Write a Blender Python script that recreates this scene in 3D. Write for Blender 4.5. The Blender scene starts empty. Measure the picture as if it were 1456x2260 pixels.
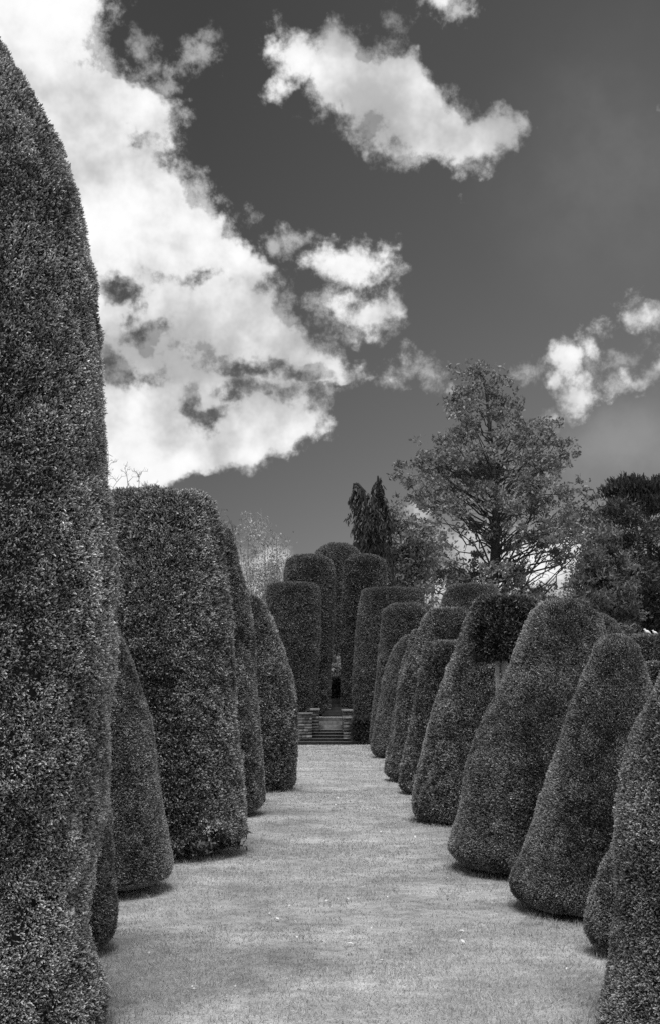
import bpy, math, random
import numpy as np

SC = bpy.context.scene
COL = SC.collection
F = 2800.0            # focal length in photograph pixels
CX, HY = 728.0, 1540.0  # principal column and horizon row
EYE = 1.6
PXR = 0.453           # rendered pixels per photograph pixel
rng = np.random.default_rng(7)
random.seed(7)


def W(px, py, Y):
    return ((px - CX) * Y / F, Y, EYE + (HY - py) * Y / F)


# ---------------------------------------------------------------- noise
def _hash(ix, iy, iz, seed):
    h = (ix.astype(np.int64) * 374761393 + iy.astype(np.int64) * 668265263 +
         iz.astype(np.int64) * 2147483647 + seed * 974634777) & 0xFFFFFFFF
    h = ((h ^ (h >> 13)) * 1274126177) & 0xFFFFFFFF
    h = ((h ^ (h >> 16)) * 2246822519) & 0xFFFFFFFF
    return ((h ^ (h >> 15)) & 0xFFFFFF) / float(0xFFFFFF)


def vnoise(p, seed=0):
    i = np.floor(p)
    f = p - i
    f = f * f * (3 - 2 * f)
    i = i.astype(np.int64)
    out = np.zeros(len(p))
    for dx in (0, 1):
        wx = f[:, 0] if dx else 1 - f[:, 0]
        for dy in (0, 1):
            wy = f[:, 1] if dy else 1 - f[:, 1]
            for dz in (0, 1):
                wz = f[:, 2] if dz else 1 - f[:, 2]
                out += wx * wy * wz * _hash(i[:, 0] + dx, i[:, 1] + dy, i[:, 2] + dz, seed)
    return out * 2 - 1


def fbm(p, scale, octv=3, seed=0):
    out = np.zeros(len(p))
    a, tot, s = 1.0, 0.0, 1.0 / scale
    for k in range(octv):
        out += a * vnoise(p * s + 17.3 * k, seed + k)
        tot += a
        a *= 0.5
        s *= 2.03
    return out / tot


def nrm(v):
    return v / np.maximum(np.linalg.norm(v, axis=1, keepdims=True), 1e-9)


# ---------------------------------------------------------------- mesh building
class MB:
    """collects quads (and triangles as quads' sisters) with a tone per vertex"""

    def __init__(self):
        self.v, self.q, self.t, self.tone, self.tris = [], [], [], [], []
        self.n = 0

    def add(self, v, q=None, tone=0.1, tris=None):
        v = np.asarray(v, float).reshape(-1, 3)
        self.v.append(v)
        self.tone.append(np.broadcast_to(np.asarray(tone, float), (len(v),)).copy())
        if q is not None and len(q):
            self.q.append(np.asarray(q, np.int64).reshape(-1, 4) + self.n)
        if tris is not None and len(tris):
            self.tris.append(np.asarray(tris, np.int64).reshape(-1, 3) + self.n)
        self.n += len(v)

    def box(self, x0, x1, y0, y1, z0, z1, tone=0.1, jit=0.0):
        v = np.array([[x, y, z] for z in (z0, z1) for y in (y0, y1) for x in (x0, x1)], float)
        if jit:
            v += rng.uniform(-jit, jit, v.shape)
        q = [[0, 1, 5, 4], [1, 3, 7, 5], [3, 2, 6, 7], [2, 0, 4, 6], [4, 5, 7, 6], [0, 2, 3, 1]]
        self.add(v, q, tone)

    def tube(self, pts, rad, sides=6, tone=0.1):
        pts = np.asarray(pts, float)
        n = len(pts)
        rad = np.broadcast_to(np.asarray(rad, float), (n,))
        tan = nrm(np.gradient(pts, axis=0))
        up = np.array([0.31, 0.21, 0.93])
        a = nrm(np.cross(tan, up))
        b = np.cross(tan, a)
        th = np.linspace(0, 2 * math.pi, sides, endpoint=False)
        ring = (pts[:, None, :] + rad[:, None, None] *
                (np.cos(th)[None, :, None] * a[:, None, :] + np.sin(th)[None, :, None] * b[:, None, :]))
        v = ring.reshape(-1, 3)
        i = np.arange(n - 1)[:, None] * sides
        j = np.arange(sides)[None, :]
        k = (j + 1) % sides
        q = np.stack([i + j, i + k, i + sides + k, i + sides + j], -1).reshape(-1, 4)
        self.add(v, q, tone)

    def leaves(self, P, N, L, Wd, tone, a=0.6, b=0.8, curl=0.25, tip=0.25, tg=None, clip=None):
        """bent strips of two quads growing from points P along N with a random lean"""
        n = len(P)
        if n == 0:
            return
        L = np.broadcast_to(np.asarray(L, float), (n,))[:, None] * rng.uniform(0.65, 1.3, (n, 1))
        Wd = np.broadcast_to(np.asarray(Wd, float), (n,))[:, None] * rng.uniform(0.7, 1.25, (n, 1))
        d = nrm(N * a + rng.normal(size=(n, 3)) * b)
        s = nrm(np.cross(d, rng.normal(size=(n, 3))))
        u = np.cross(d, s)
        c = rng.uniform(-1, 1, (n, 1)) * curl * L
        mid = P + d * L * 0.5 + u * c
        end = P + d * L + u * c * 0.2 + s * rng.uniform(-0.3, 0.3, (n, 1)) * L
        w = Wd * 0.5
        v = np.stack([P - s * w * 0.7, P + s * w * 0.7, mid + s * w, mid - s * w,
                      end + s * w * tip, end - s * w * tip], 1)
        if clip is not None:    # the shears: nothing stands further out than the clipped face
            cn, h0, hm = clip
            over = ((v - P[:, None, :]) * cn[:, None, :]).sum(2) + h0[:, None] - hm[:, None]
            v = v - np.maximum(over, 0)[:, :, None] * 0.9 * cn[:, None, :]
        v = v.reshape(-1, 3)
        o = np.arange(n)[:, None] * 6
        q = np.concatenate([o + np.array([[0, 1, 2, 3]]), o + np.array([[3, 2, 4, 5]])], 0)
        tt = np.repeat(np.broadcast_to(np.asarray(tone, float), (n,)), 6)
        if tg is not None:      # pale new growth at tips, contrast pushed to paint bright rims and shaded gaps
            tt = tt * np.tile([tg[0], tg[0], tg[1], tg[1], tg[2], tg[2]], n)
        self.add(v, q, tt)

    def build(self, name, mat, parent=None, smooth=False):
        v = np.concatenate(self.v)
        me = bpy.data.meshes.new(name)
        me.vertices.add(len(v))
        me.vertices.foreach_set('co', v.astype(np.float32).ravel())
        q = np.concatenate(self.q) if self.q else np.zeros((0, 4), np.int64)
        t = np.concatenate(self.tris) if self.tris else np.zeros((0, 3), np.int64)
        li = np.concatenate([q.ravel(), t.ravel()]).astype(np.int32)
        me.loops.add(len(li))
        me.loops.foreach_set('vertex_index', li)
        ls = np.concatenate([np.arange(len(q)) * 4, len(q) * 4 + np.arange(len(t)) * 3]).astype(np.int32)
        me.polygons.add(len(q) + len(t))
        me.polygons.foreach_set('loop_start', ls)
        me.update(calc_edges=True)
        at = me.attributes.new('tone', 'FLOAT', 'POINT')
        at.data.foreach_set('value', np.concatenate(self.tone).astype(np.float32))
        if smooth:
            me.polygons.foreach_set('use_smooth', np.ones(len(me.polygons), bool))
        me.materials.append(mat)
        me.validate()
        o = bpy.data.objects.new(name, me)
        COL.objects.link(o)
        if parent is not None:
            o.parent = parent
            o.matrix_parent_inverse = parent.matrix_world.inverted()
            # parent sits at its base: keep world coordinates by shifting the mesh
            o.matrix_parent_inverse.identity()
            off = np.array(parent.location)
            me.vertices.foreach_set('co', (v - off).astype(np.float32).ravel())
            me.update()
        return o


def tag(o, label=None, cat=None, group=None, kind=None):
    if label:
        o['label'] = label
    if cat:
        o['category'] = cat
    if group:
        o['group'] = group
    if kind:
        o['kind'] = kind
    return o


def thing(name, loc, label, cat, group=None):
    o = bpy.data.objects.new(name, None)
    o.empty_display_size = 0.2
    COL.objects.link(o)
    o.location = loc
    return tag(o, label, cat, group)


# ---------------------------------------------------------------- materials
def new_mat(name):
    m = bpy.data.materials.new(name)
    m.use_nodes = True
    nt = m.node_tree
    return m, nt, nt.nodes['Principled BSDF']


def tone_mat(name, rough=0.6, spec=0.3, transl=0.0, noise=None, bump=0.0):
    m, nt, bs = new_mat(name)
    at = nt.nodes.new('ShaderNodeAttribute')
    at.attribute_name = 'tone'
    src = at.outputs['Fac']
    if noise:
        tc = nt.nodes.new('ShaderNodeTexCoord')
        nz = nt.nodes.new('ShaderNodeTexNoise')
        nz.inputs['Scale'].default_value = noise[0]
        nz.inputs['Detail'].default_value = 6
        nz.inputs['Roughness'].default_value = 0.7
        nt.links.new(tc.outputs['Object'], nz.inputs['Vector'])
        mr = nt.nodes.new('ShaderNodeMapRange')
        mr.inputs['From Min'].default_value = 0.3
        mr.inputs['From Max'].default_value = 0.7
        mr.inputs['To Min'].default_value = noise[1]
        mr.inputs['To Max'].default_value = noise[2]
        nt.links.new(nz.outputs['Fac'], mr.inputs['Value'])
        mu = nt.nodes.new('ShaderNodeMath')
        mu.operation = 'MULTIPLY'
        nt.links.new(src, mu.inputs[0])
        nt.links.new(mr.outputs[0], mu.inputs[1])
        src = mu.outputs[0]
        if bump:
            bp = nt.nodes.new('ShaderNodeBump')
            bp.inputs['Strength'].default_value = 0.8
            bp.inputs['Distance'].default_value = bump
            nt.links.new(nz.outputs['Fac'], bp.inputs['Height'])
            nt.links.new(bp.outputs[0], bs.inputs['Normal'])
    cc = nt.nodes.new('ShaderNodeCombineColor')
    for k in range(3):
        nt.links.new(src, cc.inputs[k])
    nt.links.new(cc.outputs[0], bs.inputs['Base Color'])
    bs.inputs['Roughness'].default_value = rough
    bs.inputs['Specular IOR Level'].default_value = spec
    if transl:
        tr = nt.nodes.new('ShaderNodeBsdfTranslucent')
        nt.links.new(cc.outputs[0], tr.inputs['Color'])
        mx = nt.nodes.new('ShaderNodeMixShader')
        mx.inputs[0].default_value = transl
        nt.links.new(bs.outputs[0], mx.inputs[1])
        nt.links.new(tr.outputs[0], mx.inputs[2])
        nt.links.new(mx.outputs[0], nt.nodes['Material Output'].inputs['Surface'])
    return m


M_YEW = tone_mat('yew_foliage', 0.6, 0.2, 0.15)
M_LEAF = tone_mat('broad_leaf', 0.5, 0.4, 0.25)
M_BARK = tone_mat('bark', 0.85, 0.2, 0, (14, 0.5, 1.5), 0.02)
M_STONE = tone_mat('old_stone', 0.85, 0.25, 0, (9, 0.45, 1.5), 0.015)
M_GRASS = tone_mat('grass_blade', 0.55, 0.3, 0.2)
M_BIRD = tone_mat('white_feather', 0.7, 0.2)
M_LITTER = tone_mat('dry_leaf', 0.6, 0.3)


# ---------------------------------------------------------------- topiary
def resample(pts, step):
    pts = np.asarray(pts, float)
    new = [pts[0]]                       # keep sharp corners sharp
    for i in range(1, len(pts)):
        a, b = pts[i - 1], pts[i]
        ln = np.linalg.norm(b - a)
        if ln > 0.25:
            for (o, q, e) in ((i - 2, a, 0), (i + 1, b, 1)):
                if 0 <= o < len(pts):
                    d0, d1 = (a - pts[o], b - a) if e == 0 else (b - a, pts[o] - b)
                    c = d0 @ d1 / (np.linalg.norm(d0) * np.linalg.norm(d1) + 1e-9)
                    if c < 0.85:
                        f = min(0.3, 0.09 / ln * 1.0)
                        new.append(a + (b - a) * (f if e == 0 else 1 - f))
        new.append(b)
    pts = np.array(new)
    # rounded corners: Chaikin
    for _ in range(1):
        a, b = pts[:-1], pts[1:]
        q = np.empty((2 * len(a), 2))
        q[0::2] = a * 0.75 + b * 0.25
        q[1::2] = a * 0.25 + b * 0.75
        pts = np.concatenate([pts[:1], q, pts[-1:]])
    s = np.concatenate([[0], np.cumsum(np.linalg.norm(np.diff(pts, axis=0), axis=1))])
    n = max(12, int(s[-1] / step))
    t = np.linspace(0, s[-1], n)
    return np.stack([np.interp(t, s, pts[:, 0]), np.interp(t, s, pts[:, 1])], 1)


FEET = []


def topiary(label, cx, Y, prof, edge='r', base_z=0.0, rough=0.35, tone=0.1, cover=2.7, lift=0.04,
            name='topiary_yew', group='clipped yews along the lawn', bottom=True, zcut=None, undercut=0.80,
            leaf=2.7, lump=1.0, seed=None, gaps=0.0, trunk=True, ydepth=1.0, flat=0.0):
    """prof: (py, edge_px) from the top down, measured on the silhouette of the photograph"""
    seed = seed or int(cx * 7 + Y * 131)
    tone = tone * 2.35
    if Y > 30:
        leaf = 2.1
    X0 = (cx - CX) * Y / F
    px = Y / F / PXR                       # one rendered pixel in metres at this depth
    L = max(0.02, leaf * px)
    pr = []
    for py, e in prof:
        z = EYE + (HY - py) * Y / F
        r = max(0.0, abs(e - cx) * Y / F - 0.15 * L)
        pr.append((r, z - 0.3 * L if r == 0 else z))
    pr = [p for p in pr if p[1] > base_z + (0.03 if undercut > .95 else 0.12)]
    rl, zl = pr[-1]
    if bottom:
        for h, fr in ((.20, 0.0), (.13, .10), (.075, .28), (.035, .58), (.01, 1.0)):
            if base_z + lift + h < zl - 0.02:
                pr.append((rl * (1 - (1 - undercut) * fr), base_z + lift + h))
        pr.append((rl * undercut * 0.8, base_z + lift))
        pr.append((rl * 0.4, base_z + lift))
        pr.append((0.0, base_z + lift))
    if pr[0][0] > 0:
        pr.insert(0, (0.0, pr[0][1] + 0.3 * pr[0][0] * (1 - flat) * 0.3))
    P = resample(pr, 0.04 + 0.0008 * Y)
    nseg = 112
    th = np.linspace(0, 2 * math.pi, nseg, endpoint=False)

    def surf(r, z, t):
        x = X0 + r * np.cos(t)
        y = Y + r * np.sin(t) * ydepth
        p = np.stack([x, y, z], -1)
        big = fbm(p + seed, 0.7, 2, seed % 97) * 0.027 * lump * np.minimum(1.3, np.abs(r) / 0.4)
        mid = fbm(p + seed, 0.17, 3, seed % 89) * 0.034 * rough
        rr = r + big + mid
        rr = np.where(r < 0.02, r, rr)
        p = np.stack([X0 + rr * np.cos(t), Y + rr * np.sin(t) * ydepth, z + (big + mid) * 0.3], -1)
        return p, mid

    mb = MB()
    R, T = np.meshgrid(np.arange(len(P)), th, indexing='ij')
    pv, _ = surf(P[R.ravel(), 0], P[R.ravel(), 1], T.ravel())
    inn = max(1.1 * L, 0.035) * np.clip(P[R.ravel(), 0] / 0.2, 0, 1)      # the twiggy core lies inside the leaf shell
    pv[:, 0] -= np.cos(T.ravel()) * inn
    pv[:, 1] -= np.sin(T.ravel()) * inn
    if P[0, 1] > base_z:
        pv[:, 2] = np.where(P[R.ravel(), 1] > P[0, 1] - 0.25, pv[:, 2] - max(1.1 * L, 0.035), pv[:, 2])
    i = np.arange(len(P) - 1)[:, None] * nseg
    j = np.arange(nseg)[None, :]
    k = (j + 1) % nseg
    q = np.stack([i + j, i + nseg + j, i + nseg + k, i + k], -1).reshape(-1, 4)
    if zcut is not None:            # hollow, bare underside behind the ragged foot
        low = pv[:, 2] < base_z + lift + 0.34
        sc = np.where(low, 0.5, 1.0)
        pv[:, 0] = X0 + (pv[:, 0] - X0) * sc
        pv[:, 1] = Y + (pv[:, 1] - Y) * sc
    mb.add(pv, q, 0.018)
    # leaves over the surface
    d = np.diff(P, axis=0)
    ds = np.linalg.norm(d, axis=1)
    rm = (P[:-1, 0] + P[1:, 0]) / 2
    area = 2 * math.pi * rm * ds
    A = area.sum()
    wd = 0.36 * L
    n = int(A * cover / (L * wd * 0.6))
    n = min(n, 420000)
    seg = rng.choice(len(area), n, p=area / A)
    f = rng.random(n)
    r = P[seg, 0] + d[seg, 0] * f
    z = P[seg, 1] + d[seg, 1] * f
    t = rng.random(n) * 2 * math.pi
    nr = -d[seg, 1] / ds[seg]
    nz = d[seg, 0] / ds[seg]
    N = np.stack([nr * np.cos(t), nr * np.sin(t), nz], -1)
    p, mid = surf(r, z, t)
    # fewer on the far side and far outside the view
    view = nrm(np.array([[0, 0, EYE]]) - p)
    fac = (view * N).sum(1)
    ppx = CX + p[:, 0] / p[:, 1] * F
    ppz = HY - (p[:, 2] - EYE) / p[:, 1] * F
    keep = (fac > -0.3) & (ppx > -250) & (ppx < 1706) & (ppz < 2500) & (ppz > -250)
    keep |= rng.random(n) < 0.15
    if gaps:
        g = fbm(p + 3.1 * seed, 0.12, 2, seed % 71)
        keep &= (g > -1 + gaps) | (rng.random(n) < 0.4)
    if zcut is not None:
        keep &= zcut(p)
    p, N, mid = p[keep], N[keep], mid[keep]
    n = len(p)
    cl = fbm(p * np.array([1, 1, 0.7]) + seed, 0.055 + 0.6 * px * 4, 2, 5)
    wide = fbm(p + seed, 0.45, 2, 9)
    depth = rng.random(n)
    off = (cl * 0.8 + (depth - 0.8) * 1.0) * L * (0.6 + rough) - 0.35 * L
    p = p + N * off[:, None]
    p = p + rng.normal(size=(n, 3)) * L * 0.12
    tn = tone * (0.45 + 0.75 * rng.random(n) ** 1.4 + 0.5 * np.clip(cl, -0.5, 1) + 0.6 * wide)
    if Y > 30:                     # too far off to tell single shoots apart
        tn = tone * (0.78 + 0.3 * rng.random(n) + 0.2 * np.clip(cl, -.5, 1) + 0.35 * wide)
    hot = rng.random(n) < (0.018 if Y < 30 else 0.002)
    tn = np.where(hot, tn * 2.2, tn)
    tn = np.clip(tn, tone * 0.18, tone * 3.2)
    p[:, 2] = np.maximum(p[:, 2], base_z + 0.01)
    N2 = N + np.array([0, 0, 0.25])
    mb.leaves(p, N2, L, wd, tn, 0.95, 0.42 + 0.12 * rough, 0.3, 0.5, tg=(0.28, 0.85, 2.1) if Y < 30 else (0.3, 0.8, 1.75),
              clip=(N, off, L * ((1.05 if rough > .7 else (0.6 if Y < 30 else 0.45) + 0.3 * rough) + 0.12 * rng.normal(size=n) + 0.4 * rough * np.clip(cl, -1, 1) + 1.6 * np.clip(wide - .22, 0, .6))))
    # a few longer shoots that break the outline
    m2 = rng.random(n) < (0.006 * (0.2 + rough) if rough > .5 else 0)
    if m2.any():
        mb.leaves(p[m2], N2[m2], L * 1.7, wd * 0.55, tn[m2] * 1.25, 0.9, 0.5, 0.2, 0.3)
    if base_z == 0.0 and Y < 30 and bottom:
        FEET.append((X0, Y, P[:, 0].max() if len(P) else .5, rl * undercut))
    root = thing(name, (X0, Y, base_z), label, 'topiary', group)
    cr = mb.build('crown', M_YEW, root)
    if trunk:
        tb = MB()
        zt = base_z + lift + 0.35
        tb.tube([(X0, Y, base_z - 0.03), (X0 + 0.01, Y, base_z + 0.1), (X0, Y, zt)],
                [0.13, 0.09, 0.08], 9, 0.08)
        tb.build('trunk', M_BARK, root)
    return root, X0, Y


T = topiary
# --- left side, near to far
T('tallest yew at the left edge, coarse leafy column nearest the camera', -70, 6.15,
  [(-60, -70), (-58, -45), (20, -35), (85, 0), (180, 62), (280, 112), (380, 152), (500, 184), (680, 205), (850, 222), (1050, 241),
   (1300, 253), (1500, 250), (1650, 243), (1800, 226), (1950, 200), (2050, 192), (2120, 208), (2200, 226), (2262, 236)],
  rough=0.95, lump=1.4, tone=0.135, cover=3.0, leaf=3.4, gaps=0.5, lift=0.0, undercut=0.97)
T('small slim yew tucked directly behind the tall column at the left edge', 120, 8.0,
  [(1330, 120), (1345, 160), (1420, 205), (1560, 225), (1700, 236), (1800, 246), (1930, 258), (2000, 262), (2070, 256)],
  rough=0.4, tone=0.085)
T('smooth tapering yew on the left, standing in front of the broad shaggy flat-topped one', 190, 10.5,
  [(1255, 190), (1270, 215), (1380, 256), (1480, 300), (1600, 330), (1750, 352), (1880, 376), (1930, 382)],
  rough=0.3, tone=0.078, lift=0.07)


X4R = (352 - CX) * 13.0 / F + 0.25


def ragged(p):
    # ragged foot: foliage thins out below knee height towards the lawn
    z = p[:, 2]
    lim = 0.14 + 0.09 * np.clip((p[:, 0] - X4R + .2) / .5, 0, 1) + 0.14 * fbm(p, 0.35, 2, 4) + 0.10 * np.sin(p[:, 0] * 9)
    return (z > lim) | (rng.random(len(p)) < 0.03)


L4 = T('broad shaggy flat-topped yew with bare branches showing at its foot', 352, 13.0,
       [(1092, 352), (1093, 440), (1099, 463), (1112, 473), (1138, 481), (1200, 491), (1300, 501), (1450, 515), (1600, 522), (1750, 537),
        (1820, 545), (1850, 541)],
       rough=0.75, tone=0.092, lift=0.25, leaf=3.6, zcut=ragged, gaps=0.35, undercut=0.9, trunk=False)
T('tall narrow yew peeping out behind the shaggy flat-topped one', 420, 17.4,
  [(1157, 420), (1158, 480), (1166, 512), (1200, 521), (1260, 531), (1320, 549), (1450, 562), (1600, 573), (1720, 582), (1785, 580)],
  rough=0.45, tone=0.08)
T('round-shouldered bulging yew at the far end of the left row', 545, 22.0,
  [(1312, 545), (1317, 565), (1335, 588), (1390, 612), (1480, 640), (1560, 656), (1640, 658), (1700, 652)],
  rough=0.4, tone=0.075, undercut=0.9)
# --- right side, near to far
T('nearest yew on the right, cut off by the picture edge', 1560, 6.15,
  [(1395, 1560), (1400, 1510), (1440, 1478), (1500, 1455), (1570, 1421), (1640, 1392), (1720, 1371), (1800, 1359), (1900, 1352), (2000, 1352),
   (2080, 1350), (2150, 1335), (2240, 1318)],
  rough=0.6, tone=0.082, leaf=3.1, lift=0.0, undercut=0.97)
T('low bulbous yew half hidden behind the nearest right-hand one', 1400, 7.9,
  [(1765, 1400), (1780, 1378), (1830, 1362), (1880, 1346), (1930, 1320), (1990, 1300), (2050, 1290)],
  rough=0.4, tone=0.075, undercut=0.75)
T('narrow rounded cone yew standing in front of the biggest right-hand one', 1357, 9.55,
  [(1401, 1357), (1403, 1335), (1420, 1311), (1500, 1283), (1620, 1241), (1750, 1200), (1880, 1158), (1945, 1130), (1985, 1128)],
  rough=0.4, tone=0.078, lift=0.05, undercut=0.88)
T('largest rounded yew of the right row, beside the mop-headed tree', 1243, 11.8,
  [(1322, 1243), (1324, 1215), (1335, 1185), (1360, 1165), (1420, 1140), (1500, 1110), (1600, 1062), (1680, 1030), (1780, 1012), (1870, 985),
   (1905, 982)],
  rough=0.42, tone=0.074, lift=0.06, undercut=0.86)
T('plain steep cone yew with clipped flat tip, left of the mop-headed tree', 1075, 16.4,
  [(1350, 1075), (1351, 1035), (1375, 1022), (1440, 1000), (1500, 976), (1570, 955), (1680, 926), (1760, 906), (1800, 896)],
  rough=0.3, tone=0.088, lift=0.05, undercut=0.9)
T('short yew with small flat top, left of the steep cone', 985, 21.2,
  [(1415, 985), (1417, 950), (1424, 936), (1480, 925), (1560, 915), (1650, 894), (1700, 881), (1735, 876)],
  rough=0.35, tone=0.066)
T('wide flat-topped yew with pinched lower flank in the right row', 988, 24.4,
  [(1344, 988), (1345, 948), (1370, 928), (1440, 905), (1490, 886), (1570, 876), (1630, 867), (1665, 852), (1700, 848)],
  rough=0.35, tone=0.066)
T('sliver of a flat-tipped yew between two rounder ones, right row', 955, 28.0,
  [(1391, 955), (1392, 910), (1400, 904), (1440, 895), (1500, 881), (1580, 868), (1640, 858)],
  rough=0.3, tone=0.06)
T('small egg-shaped yew near the steps, low in the right row', 908, 34.0,
  [(1401, 908), (1404, 890), (1435, 868), (1480, 848), (1560, 836), (1625, 822), (1645, 819)],
  rough=0.3, tone=0.066)
T('round-cornered tall yew next to the hedge block, last of the right row', 893, 39.5,
  [(1332, 893), (1335, 862), (1348, 846), (1420, 838), (1500, 829), (1580, 821), (1630, 815)],
  rough=0.3, tone=0.058)
# --- back rows on the right
g2 = 'clipped yews behind the right row'
T('truncated pale cone yew rising behind the row, below the big leafy tree', 1040, 37.0,
  [(1292, 1040), (1294, 990), (1300, 984), (1345, 968), (1450, 935), (1600, 900)], rough=0.22, tone=0.062, group=g2, cover=2.4)
T('dome yew peeping out behind the largest right-hand yew', 1305, 20.0,
  [(1354, 1305), (1357, 1325), (1366, 1348), (1385, 1361), (1405, 1374), (1480, 1400), (1600, 1425), (1720, 1440)], rough=0.25, tone=0.066, group=g2, cover=2.4)
T('pale flat-topped yew carrying two white birds', 1425, 25.0,
  [(1403, 1425), (1404, 1455), (1407, 1463), (1450, 1468), (1550, 1480), (1680, 1490)], rough=0.22, tone=0.062, group=g2, cover=2.4)
T('dark upright yew at the right picture edge beyond the birds', 1500, 23.0,
  [(1375, 1500), (1380, 1475), (1394, 1455), (1420, 1445), (1500, 1440), (1650, 1425)], rough=0.22, tone=0.04, group=g2, cover=2.4)
T('low level-topped yew between the narrow cone and the right picture edge', 1470, 13.5,
  [(1461, 1470), (1462, 1430), (1466, 1418), (1550, 1412), (1700, 1405), (1830, 1400)], rough=0.35, tone=0.072, group=g2)
# --- the raised far end
TZ = 0.85
g3 = 'giant clipped yews at the top of the steps'
T('flat-topped barrel yew above the left side of the steps', 647, 47.5,
  [(1289, 647), (1290, 700), (1296, 705), (1370, 708), (1450, 705), (1520, 698), (1565, 689)], base_z=TZ, rough=0.16, tone=0.06, group=g3, cover=2.4, lump=1.0)
T('flat-topped barrel yew above the right side of the steps', 864, 47.0,
  [(1301, 864), (1302, 803), (1307, 797), (1350, 790), (1450, 781), (1500, 777), (1560, 779)], base_z=TZ, rough=0.16, tone=0.055, group=g3, cover=2.4, lump=1.0)
T('round-headed column yew behind the left barrel', 683, 51.5,
  [(1224, 683), (1227, 650), (1238, 634), (1265, 627), (1400, 630), (1500, 638), (1575, 648)], base_z=TZ, rough=0.16, tone=0.058, group=g3, cover=2.4, lump=1.0)
T('round-headed column yew behind the right barrel', 804, 52.5,
  [(1224, 804), (1227, 775), (1240, 758), (1300, 756), (1450, 752), (1560, 752)], base_z=TZ, rough=0.16, tone=0.05, group=g3, cover=2.4, lump=1.0)
T('broad domed yew closing the alley between the two round-headed columns', 745, 68.0,
  [(1199, 745), (1201, 722), (1210, 705), (1225, 694), (1300, 688), (1400, 686), (1550, 684)], base_z=TZ, rough=0.14, tone=0.06, group=g3, cover=2.4, lump=1.0)

# --- mop-headed yew on two bare stems
mop, mx, my = T('mop-headed yew with bushy square head on two bare stems', 1112, 14.2,
  [(1320, 1112), (1321, 1050), (1326, 1043), (1340, 1040), (1400, 1038), (1440, 1039), (1449, 1043)], base_z=0.0, rough=0.8, tone=0.042, lump=0.6, lift=EYE + (HY - 1446) * 14.2 / F,
  gaps=0.45, trunk=False, bottom=False, leaf=4.2)
tb = MB()
zt = EYE + (HY - 1400) * my / F
for (x0, x1, r) in ((1104, 1096, 0.024), (1110, 1113, 0.036)):
    a, b = W(x0, HY, my)[0], W(x1, HY, my)[0]
    tb = MB()
    tb.tube([(a, my - 0.05, -0.03), (a * 0.6 + b * 0.4 + 0.01, my - 0.06, 0.8), (b, my - 0.05, 1.7), (b - 0.01, my, zt)], [r * 1.5, r * 1.2, r, r * 0.8], 8, 0.46)
    tb.build('trunk', M_BARK, mop)
ub = MB()
n = 2600
p = np.stack([mx + rng.uniform(-.36, .36, n), my + rng.uniform(-.36, .36, n), np.zeros(n)], 1)
rr = np.hypot(p[:, 0] - mx, p[:, 1] - my)
p = p[rr < .36]
p[:, 2] = EYE + (HY - 1446) * my / F + 0.05 * fbm(p, 0.1, 2, 3) - 0.02 + 0.03 * rng.random(len(p))
ub.leaves(p, np.tile([0, 0, -1.0], (len(p), 1)), 0.06, 0.018, 0.045 * rng.uniform(.4, 1.6, len(p)) * .6, 0.5, 0.8)
ub.build('hanging_foliage', M_YEW, mop)

# --- bare branches under the shaggy yew
root4, x4, y4 = L4
bb = MB()
bb.tube([(x4, y4, -.03), (x4 + .02, y4, .25), (x4, y4, .7)], [.11, .09, .08], 9, .07)
bb.build('trunk', M_BARK, root4)
lf = MB()
for k in range(22):
    th = -math.pi / 2 + (k - 9) * 0.17 + random.uniform(-.08, .08)
    ln = random.uniform(.62, .95)
    z1 = random.uniform(.10, .28)
    pts = []
    for s in np.linspace(0, 1, 7):
        z = .34 * (1 - s) + z1 * s - .16 * math.sin(math.pi * s) + random.uniform(-.015, .015)
        wob = .12 * math.sin(3 * s + k)
        pts.append((x4 + math.cos(th + wob) * ln * s, y4 + math.sin(th + wob) * ln * s, max(.04, z)))
    br = MB()
    br.tube(pts, np.linspace(.024, .008, 7), 6, .05)
    br.build('branch', M_BARK, root4)
    c = np.array(pts)
    for s in range(4):
        q = c[random.choice([4, 5, 6, 6])]
        m = 26
        P = q + rng.normal(size=(m, 3)) * np.array([.055, .055, .035])
        P[:, 2] = np.maximum(P[:, 2], .03)
        lf.leaves(P, np.tile([0, 0, .5], (m, 1)), .06, .017, .09 * rng.uniform(.4, 1.9, m), .4, .8)
lf.build('ragged_foliage', M_YEW, root4)

# ---------------------------------------------------------------- hedges near the steps


def hedge(label, x0, x1, y0, y1, z0, z1, tone, group='low clipped hedges by the steps', leaf=4.0):
    Y = (y0 + y1) / 2
    px = Y / F / PXR
    L = leaf * px
    mb = MB()
    i = .35 * L
    mb.box(x0 + i, x1 - i, y0 + i, y1 - i, z0, z1 - i, .02)
    faces = [((x0, y0, z0), (x1 - x0, 0, 0), (0, 0, z1 - z0), (0, -1, 0)),
             ((x0, y0, z1), (x1 - x0, 0, 0), (0, y1 - y0, 0), (0, 0, 1)),
             ((x0, y0, z0), (0, y1 - y0, 0), (0, 0, z1 - z0), (-1, 0, 0)),
             ((x1, y0, z0), (0, y1 - y0, 0), (0, 0, z1 - z0), (1, 0, 0))]
    for o, a, b, nn in faces:
        o, a, b, nn = map(np.array, (o, a, b, nn))
        A = np.linalg.norm(a) * np.linalg.norm(b)
        n = int(A * 4 / (L * .36 * L * .6))
        P = o + rng.random((n, 1)) * a + rng.random((n, 1)) * b - nn * rng.random((n, 1)) * L * .6
        mb.leaves(P, np.tile(nn.astype(float), (n, 1)), L, L * .36, tone * rng.uniform(.7, 1.3, n), .6, .6)
    root = thing('clipped_hedge', ((x0 + x1) / 2, Y, z0), label, 'hedge', group)
    mb.build('foliage', M_YEW, root)
    return root


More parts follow.
